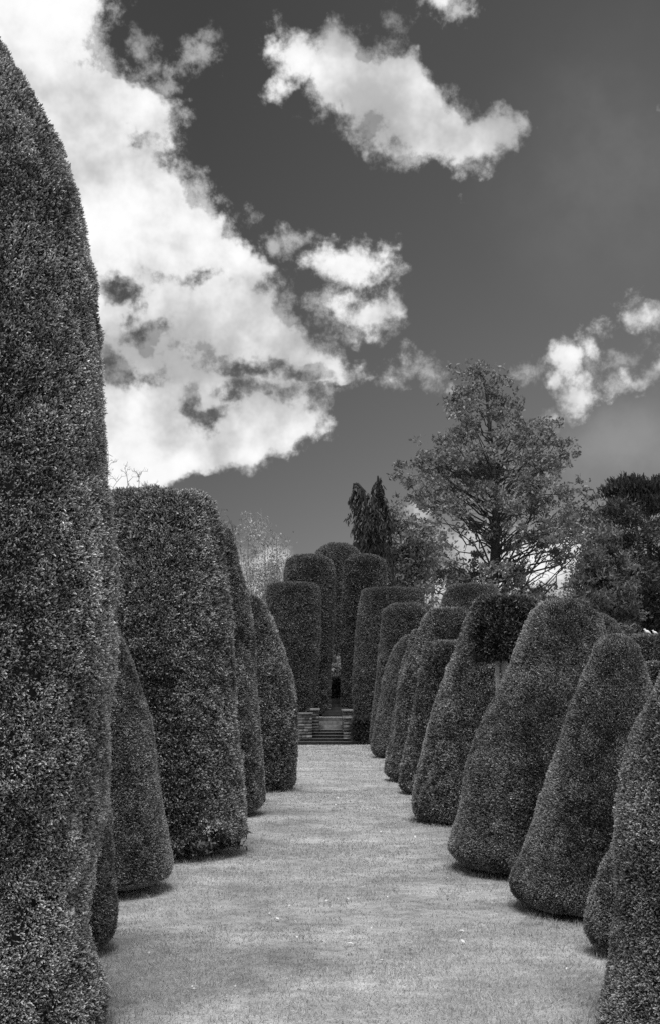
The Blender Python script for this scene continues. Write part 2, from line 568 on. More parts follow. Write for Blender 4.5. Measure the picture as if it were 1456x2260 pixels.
def X(px, Y):
    return (px - CX) * Y / F


def Z(py, Y):
    return EYE + (HY - py) * Y / F


hedge('square hedge block beside the right-hand stone pier', X(779, 43), X(815, 43), 43.0, 45.3, 0, Z(1587, 43), .045)
hedge('dark low hedge across the alley at the head of the path', X(690, 55), X(765, 55), 55, 56, TZ, Z(1500, 55), .02)
hedge('lower hedge painted pale as if lit, glimpsed between the round-headed columns', X(705, 58.5), X(775, 58.5), 58.5, 60, TZ, Z(1470, 58.5), .26)  # leaf tone of both alley hedges raised to paint in light
hedge('upper hedge painted pale as if lit, just below the small finial in the alley', X(700, 61.5), X(775, 61.5), 61.5, 63, TZ, Z(1454, 61.5), .16)

# stone finial on a tall post behind the pale hedge
fx, fy = X(744, 61.2), 61.2
fin = thing('stone_finial', (fx, fy, TZ), 'small pale stone finial showing above the pale hedges in the alley', 'finial')


def lathe(mb, x, y, prof, seg=12, tone=.3):
    pr = np.asarray(prof, float)
    th = np.linspace(0, 2 * math.pi, seg, endpoint=False)
    v = np.stack([x + pr[:, 0][:, None] * np.cos(th), y + pr[:, 0][:, None] * np.sin(th), np.repeat(pr[:, 1][:, None], seg, 1)], -1).reshape(-1, 3)
    i = np.arange(len(pr) - 1)[:, None] * seg
    j = np.arange(seg)[None]
    k = (j + 1) % seg
    mb.add(v, np.stack([i + j, i + k, i + seg + k, i + seg + j], -1).reshape(-1, 4), tone)


z1 = Z(1456, fy)
mb = MB()
mb.box(fx - .05, fx + .05, fy - .05, fy + .05, TZ, z1, .05)
mb.build('post', M_STONE, fin)
mb = MB()
lathe(mb, fx, fy, [(0, z1 + .002), (.045, z1 + .002), (.03, z1 + .03), (.055, z1 + .08), (.04, z1 + .12), (.016, z1 + .14), (.02, z1 + .16), (0, z1 + .18)], 12, .2)
mb.build('ball', M_STONE, fin, True)

# ---------------------------------------------------------------- steps, piers, terrace
st = thing('stone_staircase', (X(728, 43.5), 43.2, 0), 'worn stone steps leading up between the two piers', 'steps')
ys = [43.0, 43.38, 43.76, 44.14, 44.52]
zs = [.09, .18, .275, .37, .46]
xl = [654, 662, 672, 683, 690]
xr = [802, 795, 784, 775, 770]
for k in range(5):
    mb = MB()
    y1 = 46.4
    mb.box(X(xl[k], 43.5), X(xr[k], 43.5), ys[k], ys[k + 1] + .0 if k < 4 else y1, -.02, zs[k], .06 if k < 4 else .12)
    # nosing slab
    mb.box(X(xl[k], 43.5) - .01, X(xr[k], 43.5) + .01, ys[k] - .03, ys[k] + .3, zs[k] + .001, zs[k] + .022, .09 if k < 4 else .15)
    mb.build('step', M_STONE, st)
for k, (y0, y1, z) in enumerate(((46.4, 47.3, .60), (47.3, 48.2, .72), (48.2, 49.0, .84))):
    mb = MB()
    mb.box(X(696, 43.5), X(762, 43.5), y0, y1, .0, z, .11 - .02 * k)
    mb.build('step', M_STONE, st)

for k in range(6):
    mb = MB()
    mb.box(X(712, 52), X(757, 52), 50.2 + .75 * k, 50.95 + .75 * k, TZ - .05, TZ + .12 * (k + 1), .022)
    mb.build('step', M_STONE, st)


def pier(label, parts):
    x0, x1, y0, y1, z0, z1 = parts[0]
    r = thing('stone_pier', ((x0 + x1) / 2, y0, 0), label, 'pier', 'stone piers flanking the steps')
    for (x0, x1, y0, y1, z0, z1) in parts:
        mb = MB()
        z = z0
        row = 0
        h = .105
        while z < z1 - .07:
            hh = min(h * random.uniform(.85, 1.15), z1 - .06 - z)
            if hh < .03:
                break
            x = x0
            while x < x1 - .01:
                w = random.uniform(.14, .26)
                if x1 - x - w < .08:
                    w = x1 - x
                ins = random.uniform(0, .014)
                mb.box(x + .004, x + w - .004, y0 + ins, y1 - ins, z + .004, z + hh - .004, random.uniform(.04, .18))
                x += w
            z += hh
            row += 1
        mb.box(x0 + .02, x1 - .02, y0 + .02, y1 - .02, z0, z, .06)
        mb.build('stonework', M_STONE, r)
        cp = MB()
        cp.box(x0 - .025, x1 + .025, y0 - .03, y1 + .03, z + .002, z1, .17)
        cp.build('coping', M_STONE, r)
    return r


pier('stepped stone pier on the left of the steps', [
    (X(658, 43.4), X(689, 43.4), 43.4, 44.1, .1, Z(1573, 43.4)),
    (X(686, 44.3), X(704, 44.3), 44.25, 46.6, .2, Z(1564, 44.3))])
pier('stepped stone pier on the right of the steps, against the hedge block', [
    (X(757, 43.4), X(778, 43.4), 43.4, 44.1, .12, Z(1582, 43.4)),
    (X(755, 44.3), X(777, 44.3), 44.25, 46.6, .2, Z(1566, 44.3))])

rw = thing('retaining_wall', (-6, 46.5, 0), 'dark stone retaining wall of the terrace left of the steps', 'wall', 'terrace walls either side of the steps')
mb = MB()
mb.box(-30, X(684, 44.3), 46.2, 46.6, -.05, TZ + .03, .12)
mb.build('stonework', M_STONE, rw)
rw = thing('retaining_wall', (6, 46.5, 0), 'dark stone retaining wall of the terrace right of the steps', 'wall', 'terrace walls either side of the steps')
mb = MB()
mb.box(X(779, 44.3), 30, 46.2, 46.6, -.05, TZ + .03, .12)
mb.build('stonework', M_STONE, rw)

# ---------------------------------------------------------------- ground
gm, nt, bs = new_mat('mown_lawn')
tc = nt.nodes.new('ShaderNodeTexCoord')


def noise_node(scale, detail, rough, vec):
    n = nt.nodes.new('ShaderNodeTexNoise')
    n.inputs['Scale'].default_value = scale
    n.inputs['Detail'].default_value = detail
    n.inputs['Roughness'].default_value = rough
    nt.links.new(vec, n.inputs['Vector'])
    return n.outputs['Fac']


def mrange(src, a, b, c, d):
    m = nt.nodes.new('ShaderNodeMapRange')
    for k, v in zip(('From Min', 'From Max', 'To Min', 'To Max'), (a, b, c, d)):
        m.inputs[k].default_value = v
    nt.links.new(src, m.inputs['Value'])
    return m.outputs[0]


def mul(a, b):
    m = nt.nodes.new('ShaderNodeMath')
    m.operation = 'MULTIPLY'
    nt.links.new(a, m.inputs[0])
    if isinstance(b, float):
        m.inputs[1].default_value = b
    else:
        nt.links.new(b, m.inputs[1])
    return m.outputs[0]


ob = tc.outputs['Object']
v = mul(mul(mrange(noise_node(1.1, 5, .6, ob), .3, .7, .6, 1.4), mrange(noise_node(9, 4, .7, ob), .3, .7, .7, 1.3)),
        mrange(noise_node(70, 3, .7, ob), .3, .7, .55, 1.45))
v = mul(v, .345)
cc = nt.nodes.new('ShaderNodeCombineColor')
for k in range(3):
    nt.links.new(v, cc.inputs[k])
nt.links.new(cc.outputs[0], bs.inputs['Base Color'])
bs.inputs['Roughness'].default_value = .9
bs.inputs['Specular IOR Level'].default_value = .1
bp = nt.nodes.new('ShaderNodeBump')
bp.inputs['Distance'].default_value = .02
bp.inputs['Strength'].default_value = .7
nt.links.new(noise_node(60, 4, .7, ob), bp.inputs['Height'])
nt.links.new(bp.outputs[0], bs.inputs['Normal'])

mb = MB()
mb.add([(-1500, -200, 0), (1500, -200, 0), (1500, 3000, 0), (-1500, 3000, 0)], [[0, 1, 2, 3]], .3)
tag(mb.build('ground', gm), 'pale mown lawn running between the yews to the steps', kind='structure')
mb = MB()
mb.box(-30, 30, 48.95, 140, -.05, TZ, .2)
mb.box(-30, X(696, 43.5), 46.6, 48.95, -.05, TZ, .2)
mb.box(X(762, 43.5), 30, 46.6, 48.95, -.05, TZ, .2)
tag(mb.build('terrace_ground', gm), 'raised ground above the steps', kind='structure')

# grass blades
gb = MB()
for (d0, d1, dens, wpx) in ((5.2, 9, 5200, 1.0), (9, 14, 2600, 1.0), (14, 22, 1200, 1.0), (22, 43, 330, 1.0)):
    n = int((d1 - d0) * 6.4 * dens)
    y = rng.uniform(d0, d1, n)
    x = rng.uniform(-2.2, 2.6, n) - .1
    p = np.stack([x, y, np.full(n, -.004)], 1)
    cl = fbm(p, .16, 2, 3)
    wide = fbm(p * np.array([1, .5, 1]), .9, 3, 8)
    keep = rng.random(n) < (.55 + .5 * cl + .25 * wide)
    p, cl, wide = p[keep], cl[keep], wide[keep]
    px = p[:, 1] / F / PXR
    ln = .020 + .012 * np.clip(cl + wide, -1, 1) + .25 * px
    tn = .375 * np.clip(.55 + .75 * rng.random(len(p)) + .65 * wide + .35 * cl, .2, 2.0)
    gb.leaves(p, np.tile([0, 0, 1.0], (len(p), 1)), ln, np.maximum(.0035, .55 * px), tn, .75, .55, .3, .2)
for (fx_, fy_, r_out, r_in) in FEET:  # longer blades round each yew, toned darker to paint the shade there
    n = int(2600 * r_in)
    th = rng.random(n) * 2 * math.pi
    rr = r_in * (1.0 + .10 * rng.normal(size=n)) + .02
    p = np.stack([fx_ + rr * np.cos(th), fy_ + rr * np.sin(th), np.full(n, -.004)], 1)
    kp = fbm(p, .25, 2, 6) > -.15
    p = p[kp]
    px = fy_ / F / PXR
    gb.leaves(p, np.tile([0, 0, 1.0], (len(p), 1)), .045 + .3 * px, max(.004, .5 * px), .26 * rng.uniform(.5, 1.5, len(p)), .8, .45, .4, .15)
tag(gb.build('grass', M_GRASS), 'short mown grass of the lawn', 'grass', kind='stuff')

# pale fallen leaves scattered on the lawn
spots = [(613, 2035), (652, 2040), (605, 2108), (655, 2075), (950, 2060), (1016, 2062), (840, 2128), (925, 2160), (915, 2150), (660, 2185),
         (520, 2185), (1250, 2145), (720, 1995), (595, 2022), (650, 1865), (868, 1825), (850, 1850), (915, 1852), (800, 1965), (855, 1985), (765, 1990),
         (1085, 1967), (1108, 1983), (1135, 1960), (820, 2055), (640, 2005), (900, 2090), (985, 1945), (840, 1840), (715, 1862), (810, 1790), (745, 1765),
         (752, 1758), (748, 1725), (748, 1735), (725, 1690), (740, 1780), (330, 2110), (500, 2210), (680, 2260), (425, 2185), (540, 2145), (860, 2160),
         (1020, 2085), (770, 2090), (905, 2105), (430, 2190), (690, 2125)]
proto = None
for k, (px_, py_) in enumerate(spots):
    Yg = EYE * F / (py_ - HY)
    if proto is None:
        b = MB()
        b.add([(-.016, 0, .004), (-.004, -.008, .01), (.010, -.007, .012), (.019, 0, .006), (.010, .008, .013), (-.004, .009, .008),
               (0, 0, .002)], tris=[[0, 1, 6], [1, 2, 6], [2, 3, 6], [3, 4, 6], [4, 5, 6], [5, 0, 6]], tone=.62)
        o = proto = b.build('fallen_leaf', M_LITTER)
        tag(o, 'tiny pale fallen leaf lying on the mown lawn', 'leaf', 'pale fallen leaves on the lawn')
    else:
        o = proto.copy()
        COL.objects.link(o)
    o.location = (X(px_, Yg), Yg, .014 + .0004 * Yg)
    o.rotation_euler = (random.uniform(-.4, .4), random.uniform(-.4, .4), random.uniform(0, 6.28))
    s = random.uniform(.4, .95) * (1 + .03 * Yg)
    o.scale = (s, s, s)

# ---------------------------------------------------------------- white birds
for k, (px_, flip, s, lab) in enumerate(((1424, 1, 1.0, 'larger white bird facing left on the flat-topped yew'),
                                         (1441, 1, .8, 'smaller white bird, right of the other on the flat-topped yew'))):
    bx, by, bz = X(px_, 25), 25 - .1, Z(1403, 25)
    r = thing('white_bird', (bx, by, bz), lab, 'bird', 'white birds on the flat-topped yew')
    import bmesh
    bm = bmesh.new()
    from mathutils import Matrix, Vector
    # one skinned surface: tail, body, neck, head
    chain = [((.075, 0, .035), .008), ((.045, 0, .05), .02), ((.01, 0, .065), .036), ((-.025, 0, .08), .032), ((-.042, 0, .105), .018), ((-.05, 0, .122), .019), ((-.064, 0, .122), .008), ((-.074, 0, .118), .002)]
    mb = MB()
    mb.tube([(bx + p[0] * s, by, bz + p[2] * s) for p, _ in chain], [q * s for _, q in chain], 10, .8)
    mb.build('body', M_BIRD, r, True)
    for sx in (-.012, .012):
        mb = MB()
        mb.tube([(bx, by + sx * s, bz - .02), (bx, by + sx * s, bz + .04 * s)], [.004, .004], 5, .2)
        mb.build('leg', M_BIRD, r)

# ---------------------------------------------------------------- background trees


def clump_tree(name, label, Y, trunk_px, env, ncl, per, clr, leaf, tone, flat=.65, base_z=TZ, seed=1, nbr=60, depth=.9, updir=.3,
               a=.3, b=.9, inner=.5, pads=0, padr=(1.7, .75), extra=(), brr=.05, trunk_r=.45, wd=.6, density=None, group='trees beyond the yews', dark_bark=.05, noise_w=.5):
    r_ = np.random.default_rng(seed)
    s = Y / F
    env = np.array(env, float)          # v, left, right
    if pads > 100:
        mid_ = (env[:, 1:2] + env[:, 2:3]) / 2
        env[:, 1:] = mid_ + (env[:, 1:] - mid_) * 1.07
    tk = np.array([W(p[0], p[1], Y) for p in trunk_px])
    root = thing(name, (tk[0][0], Y, base_z), label, 'tree', group)
    tb = MB()
    tk[0, 2] = base_z - .1
    tt = np.linspace(0, 1, 14)
    k = np.linspace(0, 1, len(tk))
    tp = np.stack([np.interp(tt, k, tk[:, i]) for i in range(3)], 1)
    tb.tube(tp, np.linspace(trunk_r, trunk_r * .12, 14), 9, dark_bark)
    lf = MB()
    v0, v1 = env[0, 0], env[-1, 0]
    wid = env[:, 2] - env[:, 1]
    vv = np.linspace(v0, v1, 200)
    ww = np.interp(vv, env[:, 0], wid)
    if density is not None:
        ww = ww * np.interp(vv, [d[0] for d in density], [d[1] for d in density])
    cdf = np.cumsum(ww) / ww.sum()
    v = np.interp(r_.random(ncl), cdf, vv)
    l = np.interp(v, env[:, 0], env[:, 1])
    r = np.interp(v, env[:, 0], env[:, 2])
    th = r_.random(ncl) * 2 * math.pi
    rho = r_.random(ncl) ** inner
    cxp = (l + r) / 2
    hw = (r - l) / 2
    x = (cxp - CX) * s + hw * s * rho * np.cos(th)
    y = Y + hw * s * depth * rho * np.sin(th)
    z = EYE + (HY - v) * s
    C = np.stack([x, y, z], 1)
    if pads:                       # foliage gathers in flat pads at the ends of the limbs, gaps between them
        keepi = [0]
        for i in range(1, ncl):
            dd = (C[keepi] - C[i]) / np.array([1, 1, .6])
            if np.min((dd ** 2).sum(1)) > (padr[0] * .55) ** 2:
                keepi.append(i)
            if len(keepi) >= pads:
                break
        PC = C[keepi]
        if extra:
            PC = np.concatenate([PC, np.array([W(e[0], e[1], Y) for e in extra])])
        ps = padr[0] * r_.uniform(.7, 1.25, len(PC))
        sub = max(1, ncl // len(PC))
        bl = nrm(r_.normal(size=(len(PC) * sub, 3))) * (r_.random((len(PC) * sub, 1)) ** .4)
        C = np.repeat(PC, sub, 0) + bl * np.repeat(ps, sub)[:, None] * np.array([1, 1, padr[1] / padr[0]])
        ncl = len(C)
    size = clr * r_.uniform(.6, 1.3, ncl)
    bl = nrm(r_.normal(size=(ncl * per, 3))) * (r_.random((ncl * per, 1)) ** .45)
    P = np.repeat(C, per, 0) + bl * np.repeat(size, per)[:, None] * np.array([1, 1, flat])
    # break clumps up so that holes open
    g = fbm(P, clr * .8, 2, seed + 3)
    keep = g > -.25 * noise_w - .05
    P = P[keep]
    ax = np.stack([np.interp(P[:, 2], tp[:, 2], tp[:, 0]), np.full(len(P), Y), P[:, 2] - 1], 1)
    N = nrm(P - ax) + np.array([0, 0, updir])
    tn = tone * np.clip(.5 + .8 * r_.random(len(P)) + .55 * fbm(P, clr * 1.3, 2, seed + 9), .2, 2.4)
    lf.leaves(P, N, leaf, leaf * wd, tn, a, b, .25, .45)
    idx = r_.permutation(ncl)[:nbr]
    for i in idx:
        c = C[i]
        zb = c[2] - np.hypot(c[0] - cx_at(tp, c[2]), c[1] - Y) * r_.uniform(.35, .95)
        zb = np.clip(zb, tp[0, 2] + .5, tp[-1, 2])
        st_ = np.array([np.interp(zb, tp[:, 2], tp[:, 0]), Y, zb])
        L = np.linalg.norm(c - st_)
        bp = []
        sag = r_.uniform(-.12, .2)
        for q in np.linspace(0, 1, 7):
            bp.append(st_ * (1 - q) + c * q + np.array([0, 0, sag * L * math.sin(math.pi * q)]) + r_.normal(size=3) * L * .035 * (0 < q < 1))
        tb.tube(bp, np.linspace(1, .22, 7) * brr * (.5 + L * .13), 5, dark_bark)
        for w_ in range(3):         # side twigs
            o_ = bp[r_.integers(2, 6)]
            e_ = o_ + r_.normal(size=3) * L * .07
            tb.tube([o_, (o_ + e_) / 2 + r_.normal(size=3) * L * .02, e_], np.array([.4, .3, .15]) * brr, 4, dark_bark)
    tb.build('trunk', M_BARK, root)
    lf.build('crown', M_LEAF, root)
    return root


def cx_at(tp, z):
    return np.interp(z, tp[:, 2], tp[:, 0])


clump_tree('leafy_tree', 'tall broad leafy tree with pointed crown, dark limbs and sky showing through', 80,
           [(1085, 1500), (1085, 1330), (1095, 1150), (1085, 1000), (1070, 850)],
           [(808, 1040, 1085), (830, 1025, 1125), (880, 1008, 1165), (905, 965, 1170), (940, 958, 1225), (1000, 935, 1240), (1050, 905, 1265),
            (1095, 898, 1290), (1130, 915, 1312), (1170, 925, 1335), (1230, 890, 1330), (1290, 890, 1300), (1325, 920, 1250)],
           1350, 46, .52, .2, .21, seed=4, nbr=210, noise_w=-.1, pads=150, padr=(1.2, .8), extra=((1064, 830), (1052, 862), (1088, 858), (915, 1105), (930, 1160), (905, 1245), (925, 1300), (960, 1215), (985, 1270), (1312, 1150), (1318, 1225), (1290, 1100)), depth=.75, inner=.4, brr=.05, trunk_r=.45,
           density=[(808, 1.25), (1000, 1.1), (1120, .95), (1190, .82), (1325, .5)])
clump_tree('leafy_tree', 'low light-leaved tree between the drooping conifer and the big leafy tree', 74,
           [(870, 1500), (872, 1350), (880, 1150)],
           [(1128, 868, 890), (1160, 850, 920), (1185, 845, 945), (1230, 835, 950), (1290, 840, 945), (1340, 845, 960)],
           160, 90, .7, .19, .25, pads=26, padr=(1.3, .7), seed=8, nbr=30, trunk_r=.18, brr=.04)
clump_tree('conifer', 'pale feathery conifer right of the big leafy tree', 54,
           [(1325, 1500), (1325, 1400), (1320, 1190)],
           [(1188, 1308, 1330), (1220, 1290, 1352), (1270, 1275, 1372), (1330, 1270, 1380), (1400, 1285, 1390), (1440, 1290, 1390)],
           200, 150, .65, .17, .135, seed=12, nbr=20, trunk_r=.2, brr=.04, flat=.45, noise_w=.2, wd=.35, pads=40, padr=(1.1, .5))
clump_tree('pine_tree', 'dark spiky-topped pine at the right picture edge', 60,
           [(1440, 1500), (1436, 1300), (1425, 1070)],
           [(1066, 1355, 1450), (1085, 1345, 1500), (1105, 1340, 1520), (1125, 1350, 1530)],
           90, 170, .7, .24, .05, seed=15, nbr=30, trunk_r=.3, brr=.05, flat=.35, updir=1.6, a=.9, b=.5, wd=.3, noise_w=.25)
clump_tree('pine_tree', 'dark bushy pine filling the right edge below the spiky pine', 57,
           [(1435, 1500), (1420, 1300), (1400, 1140)],
           [(1133, 1345, 1430), (1160, 1340, 1450), (1200, 1335, 1450), (1260, 1345, 1520), (1330, 1350, 1540), (1430, 1350, 1560)],
           320, 170, .75, .2, .06, seed=18, nbr=60, trunk_r=.3, brr=.05, flat=.55, noise_w=.15, wd=.3, pads=55, padr=(1.3, .6))

# drooping conifer with two leaders
Yd = 72.0
wp = thing('drooping_conifer', W(822, 1300, Yd)[:2] + (TZ,), 'dark weeping conifer with two bent tips and hanging curtains', 'tree', 'trees beyond the yews')
tb, lf = MB(), MB()
stems = [[(826, 1500), (826, 1300), (830, 1180), (832, 1100), (833, 1050)], [(822, 1300), (815, 1200), (808, 1120), (800, 1082), (788, 1068), (780, 1068), (778, 1080)]]
for sidx, sp in enumerate(stems):
    p3 = np.array([W(a_, b_, Yd) for a_, b_ in sp])
    if sidx == 0:
        p3[0, 2] = TZ - .1
    tb.tube(p3, np.linspace(.25 - .1 * sidx, .05, len(p3)), 7, .03)
strands = []
for k in range(125):
    v = random.uniform(1052, 1215)
    if random.random() < .38:
        xs = np.interp(v, [1068, 1082, 1120, 1200], [784, 800, 808, 815])
        v = max(v, 1070)
        w = np.interp(v, [1070, 1110, 1160, 1215], [4, 14, 30, 46])
    else:
        xs = np.interp(v, [1050, 1100, 1180], [833, 832, 830])
        w = np.interp(v, [1050, 1080, 1110, 1150, 1215], [4, 12, 27, 37, 42])
    dx = random.uniform(-1, 1) * w
    dy = random.uniform(-1, 1) * w
    x0, z0 = W(xs, v, Yd)[0], W(xs, v, Yd)[2]
    x1 = x0 + dx * Yd / F
    y1 = Yd + dy * Yd / F
    z1 = z0 - .25 * abs(dx) * Yd / F
    hang = random.uniform(.5, 2.4)
    if k % 3 == 0:
        tb.tube([(x0, Yd, z0), ((x0 + x1) / 2, (Yd + y1) / 2, z0 + .1), (x1, y1, z1)], [.05, .04, .02], 5, .03)
    m = 34
    q = np.stack([x1 + rng.normal(size=m) * .045, y1 + rng.normal(size=m) * .045, z1 - rng.random(m) * hang], 1)
    q[:, 0] += np.sign(dx) * .2 * (z1 - q[:, 2]) + .06 * np.sin(q[:, 2] * 5 + k)
    lf.leaves(q, np.tile([0, 0, -1.0], (m, 1)), .30, .075, .035 * rng.uniform(.4, 1.8, m), 1.0, .25, .15, .3)
tb.build('trunk', M_BARK, wp)
lf.build('crown', M_LEAF, wp)


def twig_tree(name, label, Y, base_px, top_list, n_twig, droop, tone, thick, base_z=TZ, leafy=0, ltone=.3, seed=3, spread=26):
    """bare or finely leaved tree: limbs to the listed tips, then many fine twigs"""
    r_ = random.Random(seed)
    root = thing(name, W(base_px[0], HY, Y)[:2] + (base_z,), label, 'tree', 'trees beyond the yews')
    tb, lf = MB(), MB()
    s = Y / F
    b = np.array(W(base_px[0], base_px[1], Y))
    g = b.copy()
    g[2] = base_z - .1
    tb.tube([g, (g + b) / 2 + np.array([.1, 0, 0]), b], [thick * 4, thick * 3.2, thick * 2.6], 7, tone * .8)
    for (tx, tv, nt_) in top_list:
        t = np.array(W(tx, tv, Y)) + np.array([0, r_.uniform(-1, 1) * 1.2, 0])
        pts = []
        for q in np.linspace(0, 1, 9):
            p = b * (1 - q) + t * q
            p[0] += .35 * math.sin(q * 3.1) * (1 if tx > base_px[0] else -1) + r_.uniform(-.08, .08)
            p[1] += r_.uniform(-.1, .1)
            pts.append(p)
        pts = np.array(pts)
        tb.tube(pts, np.linspace(thick * 2, thick * .3, 9), 5, tone)
        for k in range(nt_):
            q = r_.uniform(.25, 1)
            i = min(7, int(q * 8))
            o = pts[i] + (pts[i + 1] - pts[i]) * (q * 8 - i)
            an = r_.uniform(0, 2 * math.pi)
            ln = s * spread * r_.uniform(.4, 1.2)
            e = o + np.array([math.cos(an) * ln, math.sin(an) * ln, ln * r_.uniform(.1, .7) * (1 - droop)])
            mm = (o + e) / 2 + np.array([0, 0, .25 * ln])
            e2 = e + np.array([math.cos(an) * .2 * ln, math.sin(an) * .2 * ln, -droop * ln * r_.uniform(.6, 1.6) + (1 - droop) * .3 * ln])
            tb.tube([o, mm, e, e2], [thick * .55, thick * .4, thick * .3, thick * .2], 3, tone)
            for j in range(3):
                c = (mm if j == 0 else e) + np.array([r_.uniform(-.2, .2) * ln, r_.uniform(-.2, .2) * ln, 0])
                d = c + np.array([r_.uniform(-.3, .3) * ln, r_.uniform(-.3, .3) * ln, (-droop * r_.uniform(.5, 1.5) + (1 - droop) * r_.uniform(.2, .6)) * ln])
                tb.tube([(mm if j == 0 else e), c * .5 + (mm if j == 0 else e) * .5, c, d], [thick * .3, thick * .25, thick * .2, thick * .12], 3, tone)
            if leafy:
                P = np.array([e] * leafy) + rng.normal(size=(leafy, 3)) * ln * .3
                P[:, 2] -= rng.random(leafy) * droop * ln
                lf.leaves(P, np.tile([0, 0, -1.0], (leafy, 1)), .16, .07, ltone * rng.uniform(.5, 1.5, leafy), .7, .6)
    tb.build('trunk', M_BARK, root)
    if leafy:
        lf.build('crown', M_LEAF, root)
    return root


twig_tree('birch_tree', 'thin drooping birch with fine pale twigs, left of the flat-topped barrel', 78, (572, 1400),
          [(555, 1125, 34), (575, 1120, 34), (545, 1160, 28), (598, 1150, 30), (612, 1185, 28), (535, 1200, 24), (590, 1210, 24), (560, 1240, 24), (610, 1230, 22), (530, 1250, 20), (588, 1262, 20)], 0, .8, .3,
          .028, leafy=14, ltone=.36, seed=5, spread=30)
twig_tree('bare_tree', 'bare twiggy tree peeping over the shaggy flat-topped yew, beside the tall column', 55, (262, 1180),
          [(245, 1010, 14), (270, 1030, 16), (300, 1042, 16), (322, 1058, 14), (255, 1050, 12), (290, 1070, 10), (238, 990, 10)], 0, 0, .12, .022, seed=9, spread=22)
twig_tree('bare_tree', 'small bare tree tip above the narrow yew, left of the birch', 60, (495, 1260),
          [(492, 1120, 12), (484, 1135, 12), (503, 1140, 12), (512, 1155, 10)], 0, .5, .12, .022, seed=10, spread=16, leafy=4, ltone=.2)

# ---------------------------------------------------------------- world: red-filtered blue sky and cumulus clouds
world = bpy.data.worlds.new('World')
SC.world = world
world.use_nodes = True
nt = world.node_tree
nt.nodes.clear()
out = nt.nodes.new('ShaderNodeOutputWorld')
bg = nt.nodes.new('ShaderNodeBackground')
nt.links.new(bg.outputs[0], out.inputs['Surface'])
SUN_EL, SUN_AZ = math.radians(66), math.radians(186)   # azimuth from +Y towards +X


def M(op, a, b=None, c=None, clamp=False):
    n = nt.nodes.new('ShaderNodeMath')
    n.operation = op
    n.use_clamp = clamp
    for i, q in enumerate((a, b, c)):
        if q is None:
            continue
        if isinstance(q, (int, float)):
            n.inputs[i].default_value = q
        else:
            nt.links.new(q, n.inputs[i])
    return n.outputs[0]


def MR(src, a, b, c, d, smooth=False):
    m = nt.nodes.new('ShaderNodeMapRange')
    if smooth:
        m.interpolation_type = 'SMOOTHSTEP'
    for k, q in zip(('From Min', 'From Max', 'To Min', 'To Max'), (a, b, c, d)):
        m.inputs[k].default_value = q
    nt.links.new(src, m.inputs['Value'])
    return m.outputs[0]


tc = nt.nodes.new('ShaderNodeTexCoord')
dirv = tc.outputs['Generated']
sep = nt.nodes.new('ShaderNodeSeparateXYZ')
nt.links.new(dirv, sep.inputs[0])
ay = M('MAXIMUM', M('ABSOLUTE', sep.outputs['Y']), .08)


def nz(scale, detail, rough, vec=dirv, off=0.0, dist=0.0):
    n = nt.nodes.new('ShaderNodeTexNoise')
    va = nt.nodes.new('ShaderNodeVectorMath')
    va.operation = 'ADD'
    va.inputs[1].default_value = (off, off * .7, off * 1.3)
    nt.links.new(vec, va.inputs[0])
    vec = va.outputs[0]
    n.inputs['Scale'].default_value = scale
    n.inputs['Detail'].default_value = detail
    n.inputs['Roughness'].default_value = rough
    n.inputs['Distortion'].default_value = dist
    nt.links.new(vec, n.inputs['Vector'])
    return n.outputs['Fac']


U0 = M('MULTIPLY_ADD', M('DIVIDE', sep.outputs['X'], ay), 2800.0, 728.0)
V0 = M('MULTIPLY_ADD', M('DIVIDE', sep.outputs['Z'], ay), -2800.0, 1540.0)
# domain warp
w1 = nz(19, 4, .62, off=1.3)
w2 = nz(19, 4, .62, off=7.7)
U = M('ADD', U0, M('MULTIPLY', M('SUBTRACT', w1, .5), 150.0))
V = M('ADD', V0, M('MULTIPLY', M('SUBTRACT', w2, .5), 150.0))
cmb = nt.nodes.new('ShaderNodeCombineXYZ')
nt.links.new(U, cmb.inputs[0])
nt.links.new(V, cmb.inputs[1])
uv = cmb.outputs[0]


def blob(u, v, ru, rv, rot=0.0):
    mp = nt.nodes.new('ShaderNodeMapping')
    mp.vector_type = 'TEXTURE'
    mp.inputs['Location'].default_value = (u, v, 0)
    mp.inputs['Rotation'].default_value = (0, 0, math.radians(rot))
    mp.inputs['Scale'].default_value = (ru, rv, 1)
    nt.links.new(uv, mp.inputs['Vector'])
    ln = nt.nodes.new('ShaderNodeVectorMath')
    ln.operation = 'LENGTH'
    nt.links.new(mp.outputs[0], ln.inputs[0])
    m = min(ru, rv)
    return M('MULTIPLY_ADD', ln.outputs['Value'], -m, m)   # about a signed distance in photograph pixels


def union(bl, base=None):
    f = base
    for q in bl:
        d = blob(*q)
        f = d if f is None else M('SMOOTH_MAX', f, d, 12.0)
    return f


# the big cloud bank on the left: its right-hand edge as a curve over height
fc = nt.nodes.new('ShaderNodeFloatCurve')
cv = fc.mapping.curves[0]
EDGE = [(-400, 300), (-100, 270), (0, 255), (70, 245), (130, 245), (165, 270), (195, 350), (215, 400), (255, 408), (300, 372), (335, 380), (380, 420), (420, 468), (465, 505),
        (500, 515), (530, 560), (565, 612), (610, 642), (660, 655), (705, 662), (735, 690), (770, 740), (800, 778), (828, 785), (845, 700),
        (880, 695), (920, 708), (945, 715), (965, 685), (1000, 612), (1030, 540), (1055, 480), (1078, 380), (1095, 280), (1130, 200), (1500, 150)]
VMIN, VMAX, UMAX = -400.0, 1500.0, 1000.0
while len(cv.points) < len(EDGE):
    cv.points.new(.5, .5)
for p, (v_, u_) in zip(cv.points, EDGE):
    p.location = ((v_ - VMIN) / (VMAX - VMIN), u_ / UMAX)
    p.handle_type = 'VECTOR'
fc.mapping.update()
